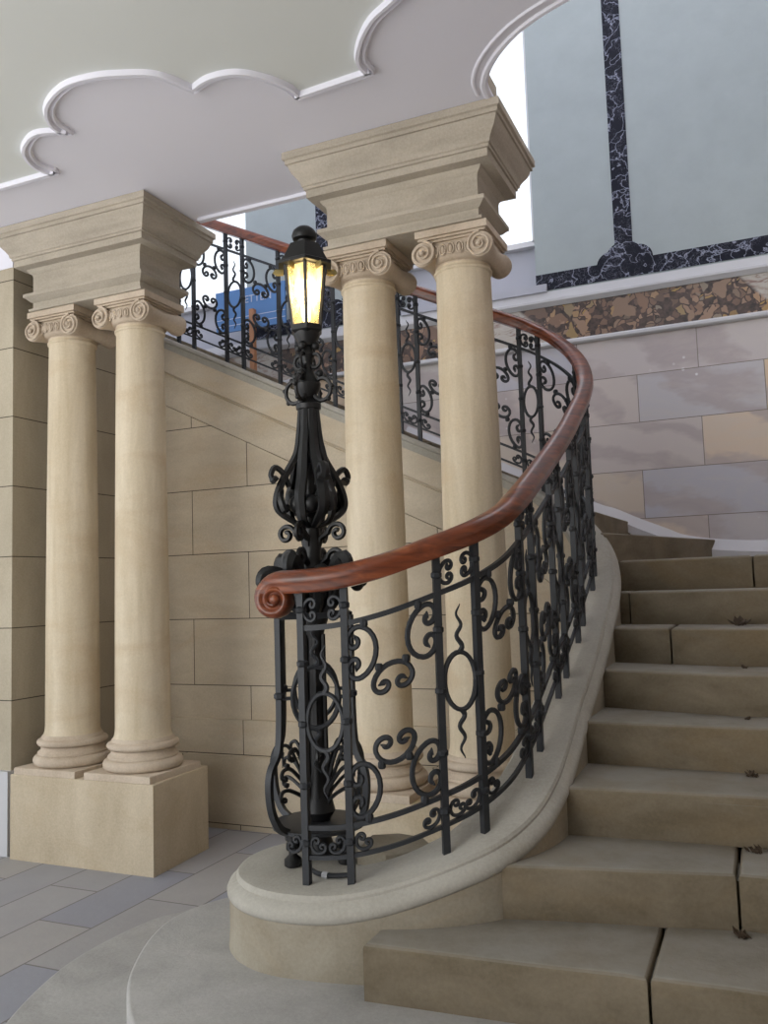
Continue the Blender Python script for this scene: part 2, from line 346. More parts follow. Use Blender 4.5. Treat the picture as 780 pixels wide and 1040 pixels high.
# marble plinth following the landing winders
mb = MB()
pts = bez([(-2.6, 6.45, 2.73), (-1.9, 6.45, 2.40), (-1.4, 6.45, 2.15), (-1.10, 6.45, 1.99), (-.97, 6.45, 1.94), (-.81, 6.45, 1.86), (-.63, 6.45, 1.78), (-.49, 6.45, 1.72), (-.22, 6.45, 1.675), (.2, 6.45, 1.655), (1.34, 6.45, 1.655)], 8)
mb.sweep([((p.x, YW, p.z), (0, -1)) for p in pts], lambda i: [(0, -.02), (.10, -.02), (.10, .04), (.05, .08), (.01, .12), (0, .12)])
struct('baseboard_back', mb, M['marble_plain'], 'pale marble skirting rising with the stairs')
# left pier and plaster above
mb = MB(); mb.box(-9, -4.28, 3.985, 4.30, .48, 3.66); mb.box(-9, -4.36, 4.30, 4.40, .48, 3.66); mb.box(-9, -4.20, 4.40, 4.86, .48, 3.66)
struct('wall_left', mb, M['pier'], 'sandstone ashlar pier left of the columns', smooth=False)
mb = MB(); mb.box(-9, -4.27, 3.95, 4.92, 0, .50); struct('baseboard_left', mb, M['mould'], 'pale plastered foot of the left pier', smooth=False)
mb = MB(); mb.box(-9, -4.28, 3.98, 4.92, 3.66, ZC); struct('wall_left_top', mb, M['ceil'], 'white plaster above the pier', smooth=False)
# ceiling
edge = bez([(3, 3.16), (.9, 3.17), (.2, 3.19), (-.35, 3.23), (-.59, 3.29), (-.78, 3.38), (-.93, 3.51), (-1.03, 3.66), (-1.06, 3.82), (-1.06, 4.31)], 6)
edge = [(p[0], p[1]) for p in [Vector((q[0], q[1], 0)) if len(q) < 3 else q for q in edge]]
poly = [(-9, -1.7), (3, -1.7)] + edge + [(-9, 4.31)]
mb = MB(); mb.prism(poly, ZC, ZC + .07); struct('ceiling', mb, M['ceil'], 'white lilac plaster ceiling', smooth=False)
mb = MB(); mb.tube([(x, y, ZC + .012) for x, y in edge], .022, 8); mb.tube([(x - .035, y - .045, ZC + .004) for x, y in edge[6:-6]], .012, 8)
struct('trim_8', mb, M['ceil'], 'moulded rim of the ceiling opening')
mb = MB(); mb.box(-3.06, -2.2, 4.27, 4.31, ZC - .02, ZC); struct('trim_9', mb, M['ceil'], 'plaster lip of ceiling edge', smooth=False)
def px(x, y, z):
    d = rt * (x - 390) / 875.7 - up * (y - 520) / 875.7 + fw; k = (z - H) / d.z; return (d.x * k, d.y * k)
segs = [[(-160, 236), (58, 173)], [(58, 173), (38, 165), (28, 151), (36, 136), (52, 132), (71, 133)],
        [(71, 133), (55, 122), (52, 105), (68, 86), (95, 77), (123, 74), (160, 75), (197, 90)],
        [(197, 90), (215, 78), (240, 73), (265, 77), (289, 86), (302, 97)], [(302, 97), (378, 71)], [(378, 71), (368, 58), (370, 40), (381, 18), (400, 0), (432, -30), (470, -60)]]
line = []
for s_ in segs:
    w = [px(a, b_, ZC) for a, b_ in s_]
    w = bez([(a, b_, 0) for a, b_ in w], 6) if len(w) > 2 else [Vector((*w[0], 0)), Vector((*w[1], 0))]
    line += [(p.x, p.y) for p in (w if not line else w[1:])]
tail = line[-1]
line += [(tail[0] + .6, tail[1] - .15), (tail[0] + 1.6, tail[1] - .2)]
mb = MB()
n0 = []
for i, p in enumerate(line):
    a = Vector(line[max(0, i - 1)]); b_ = Vector(line[min(len(line) - 1, i + 1)]); d = (b_ - a).normalized(); n0.append((d.y, -d.x))
mb.sweep([((p[0], p[1], ZC), n0[i]) for i, p in enumerate(line)], lambda i: [(-.022, 0), (-.022, -.012), (-.012, -.02), (.0, -.012), (.006, -.012), (.014, -.03), (.028, -.03), (.034, -.008), (.034, 0)])
struct('trim_10', mb, M['ceil'], 'scalloped double moulding on the ceiling', ang=25)
mb = MB(); fp = [(-9, -1.6), (2.9, -1.6), (2.9, line[-1][1])] + line[::-1] + [(-9, line[0][1])]
mb.prism(fp, ZC - .006, ZC + .001); struct('ceiling_field', mb, M['field'], 'greenish grey plaster field inside the scalloped moulding', smooth=False)
# ------------------------------------------------------------------ stair path (line of the balusters on the coping)
ctrl = [(-1.62, 2.595, .60), (-1.54, 2.527, .60), (-1.44, 2.504, .60), (-1.29, 2.515, .608), (-1.14, 2.555, .64), (-1.0, 2.62, .69), (-.89, 2.71, .74), (-.82, 2.84, .80), (-.79, 2.98, .87),
        (-.785, 3.14, .935), (-.79, 3.47, 1.065), (-.785, 3.61, 1.13), (-.78, 3.86, 1.25), (-.78, 4.08, 1.365), (-.78, 4.30, 1.485), (-.80, 4.52, 1.61), (-.86, 4.72, 1.77),
        (-.98, 4.88, 1.93), (-1.14, 4.97, 2.06), (-1.34, 4.99, 2.17), (-1.9, 4.99, 2.435), (-2.6, 4.99, 2.775), (-3.3, 4.99, 3.12), (-4.2, 4.99, 3.56), (-5.3, 4.99, 4.10)]
path = bez(ctrl, 10); S = [0]
for a, b_ in zip(path, path[1:]): S.append(S[-1] + (Vector((a.x, a.y)) - Vector((b_.x, b_.y))).length)
def at(s):
    s = max(0, min(S[-1] - 1e-6, s)); lo, hi = 0, len(S) - 1
    while hi - lo > 1:
        m_ = (lo + hi) // 2
        if S[m_] <= s: lo = m_
        else: hi = m_
    u = (s - S[lo]) / (S[hi] - S[lo]); return path[lo].lerp(path[hi], u)
def tan(s):
    d = at(s + .02) - at(s - .02); d.z = 0; return d.normalized()
def nrm(s): t_ = tan(s); return Vector((t_.y, -t_.x, 0))
def s_of(x, y): return min(range(len(path)), key=lambda i: (path[i].x - x) ** 2 + (path[i].y - y) ** 2)
def sxy(x, y):
    i = s_of(x, y); best = None
    for k in (i - 1, i):
        if 0 <= k < len(path) - 1:
            a, b_ = Vector((path[k].x, path[k].y)), Vector((path[k + 1].x, path[k + 1].y)); d = b_ - a
            u = max(0, min(1, (Vector((x, y)) - a).dot(d) / d.dot(d))); e = (a + d * u - Vector((x, y))).length
            if best is None or e < best[0]: best = (e, S[k] + u * (S[k + 1] - S[k]))
    return best[1]
NC = (-1.44, 2.73); NR = .362
# ------------------------------------------------------------------ curb with coping
curb = thing('stair_curb', 'curved sandstone curb wall with moulded coping, ending in a round newel block', 'curb', (NC[0], NC[1], .36))
outer = [(.074, 0), (.088, -.004), (.095, -.014), (.095, -.022), (.104, -.028), (.120, -.040), (.127, -.056), (.126, -.07), (.121, -.078)]
off = .226
s0 = sxy(-1.44, 2.504) - .0
ss = []; q = s0
while q < S[-1] - .01: ss.append(q); q += .04
fr = [(at(q), nrm(q)) for q in ss]
cop = lambda i: outer + [(.112, -.14), (-.085, -.14), (-.085, -.04), (-.10, -.03), (-.10, -.012), (-.09, 0)]
def cop(i):
    k = min(1, max(0, (ss[i] - s0 - .1) / .9)); inn = -.09 - (1 - k) * .10
    return outer + [(.112, -.085), (inn + .005, -.085), (inn + .005, -.04), (inn - .012, -.03), (inn - .012, -.012), (inn, 0)]
mb = MB(); mb.sweep(fr, cop)
mb.lathe([(.01, .519), (off + .118, .519)] + [(off + o, .60 + dz) for o, dz in outer[::-1]] + [(.01, .601)], NC[0], NC[1], 72)
mb.build('coping', M['coping'], curb)
def wl(i):
    z = fr[i][0][2]; k = min(1, max(0, (ss[i] - s0 - .1) / .9)); inn = -.085 - (1 - k) * .10
    return [(.105, -.08), (.105, -z), (inn + .02, -z), (inn + .02, -.50), (inn + .035, -.498), (inn + .035, -.08)]
mb = MB(); mb.sweep(fr, wl); mb.build('curb_wall', M['ashlar'], curb)
def wl2(i):
    k = min(1, max(0, (ss[i] - s0 - .1) / .9)); inn = -.085 - (1 - k) * .10; z = fr[i][0][2]; dd = min(.495, z)
    return [(.0, -.08), (.0, -dd), (inn + .02, -dd), (inn + .02, -.275), (inn + .030, -.27), (inn + .030, -.262), (inn + .012, -.255), (inn + .006, -.25), (inn + .006, -.08)]
mb = MB(); mb.sweep(fr, wl2); mb.build('string_course', M['string'], curb)
mb = MB(); mb.lathe([(off + .130, .30), (off + .122, .37), (off + .1185, .42), (off + .1185, .519), (.01, .52)], NC[0], NC[1], 72)
fo = [f for f, q in zip(fr, ss) if q < sxy(-.80, 4.52)]
mb.sweep(fo, lambda i: [(.1185, -.081), (.1185, -.2), (.1185, -min(.62, fo[i][0][2])), (.0, -min(.62, fo[i][0][2])), (.0, -.08)])
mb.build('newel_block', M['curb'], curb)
# spandrel plinth courses
mb = MB(); mb.box(-9, -1.2, 4.865, 4.93, 0, .47); mb.box(-9, -1.2, 4.885, 4.93, .47, .70)
struct('trim_11', mb, M['ashlar'], 'projecting plinth courses at the foot of the stair wall', smooth=False)
# ------------------------------------------------------------------ stairs
st = thing('staircase', 'worn sandstone steps rising to the right of the iron balustrade and winding left', 'stairs', (.2, 2.4, .36))
r = .16; z0 = .36
def zs(k): return z0 + r * k
def innerx(y):   # outer face of the curb for a given y
    c_ = [p for p in zip(path, S) if p[0].y > 2.6 and p[1] < sxy(-.86, 4.72)]
    p = min(c_, key=lambda a: abs(a[0].y - y)); return p[0].x
nose = {1: (2.36, 2.39), 2: (2.67, 2.77), 3: (3.01, 3.04), 4: (3.42, 3.39), 5: (3.80, 3.65), 6: (4.13, 3.95), 7: (4.42, 4.27), 8: (4.68, 4.58)}
seams = {1: -.34, 2: -.13, 6: -.40, 7: -.62, 3: .25, 4: .45, 5: .1, 8: -.05}
def ny(k, x): a, b_ = nose[k]; return a + (b_ - a) * (x + .65) / .5 if x < -.15 else b_
for k in range(1, 9):
    xl = {1: -1.13, 2: -.80}.get(k, -.70); mb = MB()
    sm = seams[k]
    if k < 8: back = lambda x: ny(k + 1, x) + .04
    else: back = lambda x: 4.95
    for xa, xb in ((xl, sm - .004), (sm + .004, 1.34)):
        xs = [xa] + [x for x in (-.65, -.4, -.15, .3) if xa + .02 < x < xb - .02] + [xb]
        jit = [random.uniform(-.006, .006) for _ in xs]
        P_ = [(x, ny(k, x) + j) for x, j in zip(xs, jit)] + [(x, back(x)) for x in xs[::-1]]
        mb.prism(P_, zs(k) - r - .002, zs(k), .016)
    mb.box(xl + .02, 1.34, ny(k, xl) + .03 if k > 2 else nose[k][1] + .03, nose[k][1] + .2, zs(k) - r, zs(k) - .03)
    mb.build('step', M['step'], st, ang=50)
# winders and upper flight
lines = {8: ((-.74, 4.60), (1.35, 4.56)), 9: ((-.80, 4.78), (-.30, YW - .01)), 10: ((-.93, 4.95), (-.88, YW - .01)), 11: ((-1.18, 5.02), (-1.26, YW - .01))}
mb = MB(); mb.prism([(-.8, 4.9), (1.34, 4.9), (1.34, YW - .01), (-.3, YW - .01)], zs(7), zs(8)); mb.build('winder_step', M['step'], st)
for k in (9, 10):
    (a, b_), (c_, d_) = lines[k]; (e, f), (g, h) = lines[k + 1]
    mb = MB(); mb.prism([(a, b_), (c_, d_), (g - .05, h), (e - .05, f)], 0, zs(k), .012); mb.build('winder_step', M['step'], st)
x = -1.2
for k in range(11, 22):
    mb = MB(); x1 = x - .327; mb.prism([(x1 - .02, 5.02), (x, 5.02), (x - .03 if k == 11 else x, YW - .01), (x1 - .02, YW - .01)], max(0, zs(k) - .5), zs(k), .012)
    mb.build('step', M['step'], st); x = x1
# bottom curtail steps, concentric with the newel block
def curtail(P_, zt, zb, label):
    P_ = [(p.x, p.y) for p in bez([(a, b_, 0) for a, b_ in P_], 5)][::-1]
    P_ = P_ + [(1.34, P_[-1][1])] if False else P_
    mb = MB(); mb.prism(P_ + [(1.34, P_[-1][1]), (1.34, 2.36), (-1.0, 2.40)], zb, zt, .012); return tag(mb.build('curtail_step', M['step_low'], None, ang=50), label, 'step')
curtail([(-.6, 1.46), (-1.4, 1.48), (-1.9, 1.66), (-2.2, 1.93), (-2.36, 2.20), (-2.47, 2.52), (-2.49, 2.77), (-2.46, 3.02), (-2.40, 3.14), (-2.27, 3.32), (-2.05, 3.50), (-1.6, 3.62)], .18, 0, 'lowest wide rounded stone step lying on the grey paving')
curtail([(-.6, 1.83), (-1.1, 1.83), (-1.45, 1.86), (-1.68, 1.99), (-1.86, 2.18), (-1.97, 2.36), (-2.05, 2.55), (-2.07, 2.71), (-2.03, 2.86), (-1.93, 3.0), (-1.75, 3.1), (-1.5, 3.14)], .36, .18, 'upper rounded stone step under the newel block of the curb')
# curved block behind the lamp
mb = MB(); mb.prism([(-1.34, 2.74), (-1.22, 2.71), (-1.13, 2.76), (-1.10, 2.84), (-1.17, 2.93), (-1.27, 2.95), (-1.36, 2.90)], .585, .655, .01)
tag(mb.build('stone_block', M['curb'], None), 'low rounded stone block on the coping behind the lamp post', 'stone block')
# dead leaves on the steps
def leafclump(k, x, y, s, label):
    mb = MB()
    for q in range(5 if s < .02 else 9):
        a = random.uniform(0, 2 * PI); d = random.uniform(0, s); h = zs(k) + .001
        c_ = Vector((x + d * math.cos(a), y + d * math.sin(a) * .6, h)); th = random.uniform(0, PI); w = random.uniform(.4, .8) * s
        u_ = Vector((math.cos(th), math.sin(th), 0)) * w; v_ = Vector((-math.sin(th), math.cos(th), 0)) * w * .5; up_ = Vector((0, 0, random.uniform(.3, 1.0) * s))
        vs = [c_ - u_, c_ - v_ + up_ * .5, c_ + u_ + up_, c_ + v_ + up_ * .5]; mb.add(vs + [v + Vector((0, 0, .003)) for v in vs], [(0, 1, 2, 3), (7, 6, 5, 4), (0, 4, 5, 1), (1, 5, 6, 2), (2, 6, 7, 3), (3, 7, 4, 0)])
    tag(mb.build('dead_leaf_clump', M['leaf'], None, smooth=False), label, 'dead leaves', 'dead leaf clumps on the steps')
for k, X_, Y_, s, lb in ((6, -.12, 4.17, .045, 'largest dark clump of dead leaves, on the sixth step'), (5, -.10, 3.87, .016, 'small dead leaf on the step just below the largest clump'),
                     (4, -.10, 3.57, .014, 'tiny dead leaf scrap on the fourth step from below'), (3, -.09, 3.33, .020, 'crumpled dead leaf against the riser on the third step'),
                     (2, -.09, 2.99, .022, 'crumpled dead leaf at the back of the second step'), (1, -.12, 2.72, .022, 'lowest crumpled dead leaf, at the back of the bottom step')):
    leafclump(k, X_, Y_, s, lb)
# ------------------------------------------------------------------ columns
YC = 4.164
def column_proto():
    root = thing('ionic_column', '', 'column', (0, 0, .495), 'ionic columns of the colonnade'); P = root
    mb = MB(); mb.prism([(-.235, -.235), (.235, -.235), (.235, .235), (-.235, .235)], .495, .535, .006); mb.build('plinth', M['capital'], P, ang=50)
    prof = [(.2, .535)]
    for k in range(9): a = -PI / 2 + PI * k / 8; prof.append((.20 + .03 * math.cos(a), .567 + .032 * math.sin(a)))
    prof += [(.203, .602), (.203, .612), (.190, .622), (.183, .634), (.186, .646), (.196, .652)]
    for k in range(9): a = -PI / 2 + PI * k / 8; prof.append((.186 + .022 * math.cos(a), .672 + .020 * math.sin(a)))
    prof += [(.182, .694), (.180, .705), (.170, .715)]
    mb = MB(); mb.lathe(prof, n=64); mb.build('base', M['capital'], P)
    prof = [(.170, .714), (.163, .735), (.16, .77)]
    for k in range(1, 15): u = k / 14; prof.append((.16 - .019 * u ** 1.6, .77 + (3.12 - .77) * u))
    prof += [(.143, 3.128), (.150, 3.133), (.151, 3.142), (.146, 3.15), (.141, 3.152), (.142, 3.165)]
    mb = MB(); mb.lathe(prof, n=64); mb.build('shaft', M['column'], P)
    # capital
    mb = MB(); pr = [(.142, 3.164)]
    for k in range(7): a = -PI / 2 + PI / 2 * k / 6; pr.append((.145 + .04 * math.cos(a), 3.215 + .045 * math.sin(a)))
    pr += [(.185, 3.245)]; mb.lathe(pr, n=48)
    mb.box(-.155, .155, -.150, .150, 3.225, 3.275)
    cap = mb.build('capital', M['capital'], P)
    mb = MB()
    for o, z_a, z_b in ((.165, 3.272, 3.285), (.178, 3.285, 3.297), (.19, 3.297, 3.335)): mb.prism([(-o, -o), (o, -o), (o, o), (-o, o)], z_a, z_b, .004)
    mb.build('abacus', M['capital'], cap, ang=50)
    for side in (-1, 1):          # eggs on the front and back of the echinus
        for j in range(-2, 3):
            a = side * PI / 2 + j * .235; cx, cy = .186 * math.cos(a), .186 * math.sin(a); mb = MB()
            tng = Vector((-math.sin(a), math.cos(a), 0)); nr_ = Vector((math.cos(a), math.sin(a), 0))
            loop = [Vector((cx, cy, 3.218)) + tng * (.0175 * math.cos(q)) + Vector((0, 0, .028 * math.sin(q))) + nr_ * .004 for q in [2 * PI * k / 14 for k in range(15)]]
            mb.tube(loop, .0042, 5)
            n = 8; vs = []; fs = []
            for u in range(n + 1):
                th = PI * u / n
                for w_ in range(10):
                    ph = 2 * PI * w_ / 10; vs.append(Vector((cx, cy, 3.217 + .023 * math.cos(th))) + tng * (.0115 * math.sin(th) * math.cos(ph)) + nr_ * (.012 * math.sin(th) * math.sin(ph)))
            for u in range(n):
                for w_ in range(10): fs.append((u * 10 + w_, u * 10 + (w_ + 1) % 10, (u + 1) * 10 + (w_ + 1) % 10, (u + 1) * 10 + w_))
            mb.add(vs, fs); mb.build('egg_moulding', M['capital'], cap)
    for sx_ in (-1, 1):
        cx, cz = sx_ * .150, 3.213; mb = MB(); n = 32
        prof = [(.004, -.186), (.05, -.186), (.063, -.182), (.064, -.16), (.058, -.135), (.048, -.08), (.043, 0), (.048, .08), (.058, .135), (.064, .16), (.063, .182), (.05, .186), (.004, .186)]
        vs = []; fs = []
        for R_, yy in prof:
            for k in range(n): a = 2 * PI * k / n; vs.append((cx + R_ * math.cos(a), yy, cz + R_ * math.sin(a)))
        for q in range(len(prof) - 1):
            for k in range(n): j = (k + 1) % n; fs.append((q * n + k, q * n + j, (q + 1) * n + j, (q + 1) * n + k))
        mb.add(vs, fs)
        for yy, sg in ((-.186, -1), (.186, 1)):
            sp = []; rad = []
            for k in range(64):
                u = k / 63; R_ = .059 * (1 - u) ** .85 + .006; a = PI / 2 + sx_ * (-1) * 2 * PI * 2.1 * u * -1
                sp.append((cx + R_ * math.cos(a), yy + sg * (.002 + .016 * u), cz + R_ * math.sin(a))); rad.append(.0075 * (1 - .45 * u))
            mb.tube(sp, rad, 6); 
            eye = [(cx + .011 * math.sin(PI * k / 6), 0) for k in range(7)]
            mb.ball((cx, yy + sg * .016, cz), .013)
        mb.build('volute', M['capital'], cap)
    return root
proto = column_proto()
labs = ['leftmost ionic sandstone column, beside the ashlar pier', 'second ionic sandstone column from the left, on the free standing left pedestal corner',
        'ionic sandstone column just right of the lamp post', 'rightmost ionic sandstone column, behind the curved handrail']
for i, (x_, l) in enumerate(zip((-3.96, -3.42, -1.87, -1.33), labs)):
    o = proto if i == 0 else copy_tree(proto); o.location = (x_, YC, .495); o['label'] = l
for cx, l in ((-3.69, 'plain sandstone pedestal under the left pair of columns'), (-1.60, 'sandstone pedestal under the right pair of columns, behind the balustrade')):
    P_ = [(cx - .53, 3.925), (cx + .53, 3.925), (cx + .505, 4.47), (cx - .53, 4.47)]
    mb = MB(); mb.prism(P_, 0, .495, .008); tag(mb.build('column_pedestal', M['pedestal'], None, ang=50), l, 'pedestal', 'pedestals of the colonnade')
prof = [(0, 3.335), (.018, 3.338), (.02, 3.352), (.0, 3.356), (0, 3.395), (.012, 3.40), (.03, 3.418), (.042, 3.425), (.042, 3.445), (.016, 3.452), (0, 3.462), (0, 3.56), (.004, 3.575), (.02, 3.59), (.028, 3.605),
        (.080, 3.612), (.080, 3.652), (.090, 3.655), (.090, 3.668), (.098, 3.672), (.102, 3.69), (.115, 3.71), (.135, 3.735), (.146, 3.76), (.150, 3.778), (.160, 3.780), (.160, 3.80), (.172, 3.805), (.172, 3.84), (.165, 3.846)]
def entab(cx, label, extra=False):
    root = thing('entablature', label, 'entablature', (cx, YC, 3.335), 'entablature blocks on the column pairs')
    mb = MB(); vs = []; fs = []; hx, hy = .42, .18
    for o, z in prof: vs += [(cx - hx - o, YC - hy - o, z), (cx + hx + o, YC - hy - o, z), (cx + hx + o, YC + hy + o * .9 + .02, z), (cx - hx - o, YC + hy + o * .9 + .02, z)]
    for k in range(len(prof) - 1):
        for i in range(4): j = (i + 1) % 4; fs.append((k * 4 + i, k * 4 + j, k * 4 + 4 + j, k * 4 + 4 + i))
    fs += [(3, 2, 1, 0), tuple(range(len(vs) - 4, len(vs)))]
    # frieze/architrave and cornice as two parts
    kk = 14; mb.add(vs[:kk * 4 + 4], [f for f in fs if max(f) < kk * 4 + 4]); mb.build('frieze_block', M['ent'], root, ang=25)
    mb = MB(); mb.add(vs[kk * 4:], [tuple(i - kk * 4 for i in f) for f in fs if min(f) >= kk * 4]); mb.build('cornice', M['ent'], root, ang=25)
    if extra:
        mb = MB()
        for a, z_a, z_b in ((.0, 3.846, 4.13), (.03, 4.13, 4.16), (.055, 4.16, 4.20), (.085, 4.20, 4.32)): mb.box(cx - .2, cx + .31 + a, 4.30, 4.44 + a, z_a, z_b)
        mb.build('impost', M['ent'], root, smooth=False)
entab(-3.69, 'moulded sandstone entablature on the left pair of columns')
entab(-1.60, 'moulded sandstone entablature on the right pair of columns, beside the bright window', True)
# ------------------------------------------------------------------ balustrade
bal = thing('iron_balustrade', 'wrought iron scrollwork balustrade with polished reddish wooden handrail along the curved stairs', 'balustrade', tuple(at(sxy(-1.44, 2.485))))
RH = .93
def P3(s, h, o=0):
    p = at(s); n_ = nrm(s); return Vector((p.x + n_.x * o, p.y + n_.y * o, p.z + h))
rods = [(-1.405, 2.504), (-1.255, 2.52), (-.975, 2.635), (-.875, 2.73), (-.79, 2.99), (-.79, 3.14), (-.80, 3.50), (-.79, 3.64), (-.785, 3.90), (-.785, 4.03), (-.785, 4.32), (-.79, 4.45), (-.835, 4.66), (-.90, 4.785)]
RS = [sxy(*q) for q in rods]
upx = [(551, 505), (530, 497), (424, 450), (405, 442), (362, 424), (341, 418), (303, 400), (285, 394), (248, 378), (231, 371), (197.5, 358), (182, 352)]
for a, b_ in upx:
    a += 3 if 380 < a < 440 else 4 if a > 500 else 0
    d = rt * (a - 390) / 875.7 - up * (b_ - 520) / 875.7 + fw; k = 4.99 / d.y; RS.append(sxy(d.x * k, 4.99))
# continue pattern to the upper left
last = RS[-1]
# hidden pair between 530 and 424 behind the column
RS.append((RS[15] + RS[16]) / 2 - .07); RS.append((RS[15] + RS[16]) / 2 + .07)
RS += [last + .27, last + .41, last + .68, last + .82]
RS.sort()
def cscroll():
    # main arc with a tightening spiral curl at either end, built outwards from the middle
    half = [(0.0, 0.0)]; th = 0; x_ = y_ = 0; ang = 0; dt = math.radians(15)
    while ang < math.radians(455):
        main = math.radians(62)
        rho = 1.0 if ang < main else .62 * math.exp(-1.75 * (ang - main) / math.radians(393))
        th = ang + dt / 2; x_ += rho * dt * math.cos(th); y_ += rho * dt * math.sin(th); half.append((x_, y_)); ang += dt
    pts = [(-a, b_) for a, b_ in half[::-1]] + half[1:]
    xs = [p_[0] for p_ in pts]; ys = [p_[1] for p_ in pts]; w = max(xs) - min(xs); cy = (max(ys) + min(ys)) / 2
    return [(a / w, (b_ - cy) / w) for a, b_ in pts]
CS = cscroll()     # spans 1 in x, opens upward (+y), bulge down
def scroll(mb, s, h, size, rot, r_=.0085, aspect=1.0, z_at=None):
    c_, sn = math.cos(rot), math.sin(rot); pts = []; rr = []
    for i, (a, b_) in enumerate(CS):
        b_ *= aspect; X, Y = (a * c_ - b_ * sn) * size, (a * sn + b_ * c_) * size
        q = P3(s + X, h + Y)
        if z_at is not None: q.z = at(z_at).z + h + Y
        pts.append(q); e = abs(i / (len(CS) - 1) * 2 - 1); rr.append(r_ * (1.0 if e < .95 else 1.45))
    mb.tube(pts, rr, 6)
def collar(mb, p, r_=.019, hgt=.012, n=8):
    mb.lathe([(r_ * .7, p.z - hgt), (r_, p.z - hgt * .5), (r_, p.z + hgt * .5), (r_ * .7, p.z + hgt)], p.x, p.y, n)
HB = [.085, .178, .815]     # bars
for i, s in enumerate(RS):
    p = P3(s, 0); mb = MB(); t_ = tan(s); hw = .0115
    n_ = nrm(s); c4 = [p + t_ * a * hw + n_ * b_ * hw for a, b_ in ((-1, -1), (1, -1), (1, 1), (-1, 1))]
    vs = [Vector((q.x, q.y, p.z - .01)) for q in c4] + [Vector((q.x, q.y, p.z + RH + .01)) for q in c4]
    mb.add(vs, [(3, 2, 1, 0), (4, 5, 6, 7), (0, 1, 5, 4), (1, 2, 6, 5), (2, 3, 7, 6), (3, 0, 4, 7)])
    for h in (.13, .31, .505, .70, .875): collar(mb, P3(s, h))
    rod = mb.build('baluster', M['iron'], bal, ang=40)
    mb = MB()       # foot scrolls either side of the baluster between the two low bars
    for sg in (-1, 1): scroll(mb, s + sg * .040, .120, .055, sg * -.75, .0062)
    mb.build('foot_scroll', M['iron'], rod)
def bar(h, w=.011, t2=.007, name='rail_bar'):
    q = RS[0] - .0; sv = []
    while q < S[-1] - .03: sv.append(q); q += .03
    mb = MB(); mb.sweep([(at(v), nrm(v)) for v in sv], lambda i: [(-w * .6, h - t2), (w * .6, h - t2), (w * .6, h + t2), (-w * .6, h + t2)]); mb.build(name, M['iron'], bal)
bar(HB[0]); bar(HB[1], .013, .008); bar(HB[2], .013, .009)
pairs = list(zip(RS, RS[1:]))
for i, (a, b_) in enumerate(pairs):
    w = b_ - a; m_ = (a + b_) / 2
    if w < .19:      # narrow bay: oval ring with wavy spikes, quatrefoil above
        mb = MB(); zc = at(m_).z
        pts = []
        for k in range(29):
            q = 2 * PI * k / 28; v = P3(m_ + (w / 2 - .014) * math.cos(q), 0); v.z = zc + .51 + .092 * math.sin(q); pts.append(v)
        mb.tube(pts, .0085, 6); mb.build('oval_ring', M['iron'], bal)
        for sg in (-1, 1):
            pts = []; rr = []
            for k in range(22):
                u = k / 21; v = P3(m_ + .010 * math.sin(u * 2 * PI * 2.2) * (1 - u * .3), 0); v.z = zc + .51 + sg * (.092 + .155 * u); pts.append(v); rr.append(.0085 * (1 - u) ** .6 + .0012)
            mb = MB(); mb.tube(pts, rr, 6); mb.build('wavy_spike', M['iron'], bal)
        for sg in (-1, 1):
            mb = MB(); scroll(mb, m_ + sg * (w / 2 - .030), .873, .072, sg * PI / 2, .007, .85); mb.build('small_scroll', M['iron'], bal)
    else:
        cw = min(w, .42); sc = min(1.0, w / .36)
        for top in (0, 1):
            f = -1 if top else 1; hb = HB[2] if top else HB[1]
            # side scrolls
            for sg in (-1, 1):
                mb = MB(); scroll(mb, m_ + sg * (w / 2 - .065 * sc), hb + f * .102, .165, (sg * -PI / 2 if False else sg * -1 * PI / 2) , .009, .95 * sc)
                collar(mb, P3(m_ + sg * (w / 2 - .075 * sc), hb + f * .012), .014, .014)
                mb.build('c_scroll', M['iron'], bal)
            mb = MB(); scroll(mb, m_, hb + f * .205, .150 * sc, 0 if not top else PI, .009, .95)
            for sg in (-1, 1): collar(mb, P3(m_ + sg * .052 * sc, hb + f * .165), .014, .012)
            mb.build('c_scroll', M['iron'], bal)
# handrail
hs = []; q = sxy(-1.485, 2.51)
while q < S[-1] - .05: hs.append(q); q += .03
hp = [(-.030, 0), (.030, 0), (.036, .010), (.034, .022), (.042, .034), (.043, .048), (.036, .064), (.020, .075), (0, .079), (-.020, .075), (-.036, .064), (-.043, .048), (-.042, .034), (-.034, .022), (-.036, .010)]
mb = MB(); mb.sweep([(at(v), nrm(v)) for v in hs], lambda i: [(a, b_ + RH) for a, b_ in hp])
# scroll end: rolled volute, axis across the rail
p0 = at(hs[0]); t0 = Vector((.985, .17, 0)); n0_ = Vector((.17, -.985, 0)); zr = p0.z + RH
frs = []
for k in range(61):
    u = k / 60; ang = PI / 2 + u * 2 * PI * 1.75; R_ = .050 * (1 - u) ** .8 + .006
    cx_ = -.012; cz_ = zr + .040 - .056
    sc = (1 - .55 * u)
    t0 = tan(hs[0]).lerp(Vector((.985, .17, 0)), min(1, u / .3)).normalized(); cx_ = -.012 * min(1, u / .1)
    cpt = p0 + t0 * (cx_ + R_ * math.cos(ang)); cpt.z = cz_ + R_ * math.sin(ang)
    rad = Vector((t0.x * math.cos(ang), t0.y * math.cos(ang), math.sin(ang)))
    frs.append((cpt, rad, sc))
vs = []; fs = []; m_ = len(hp)
for cpt, rad, sc in frs:
    nn = nrm(hs[0]).lerp(n0_, min(1, (1 - sc) / .165)).normalized()
    for a, b_ in hp: vs.append(cpt + nn * a + rad * (b_ - .040) * sc * (1 - .36 * min(1, (1 - sc) / .14)))
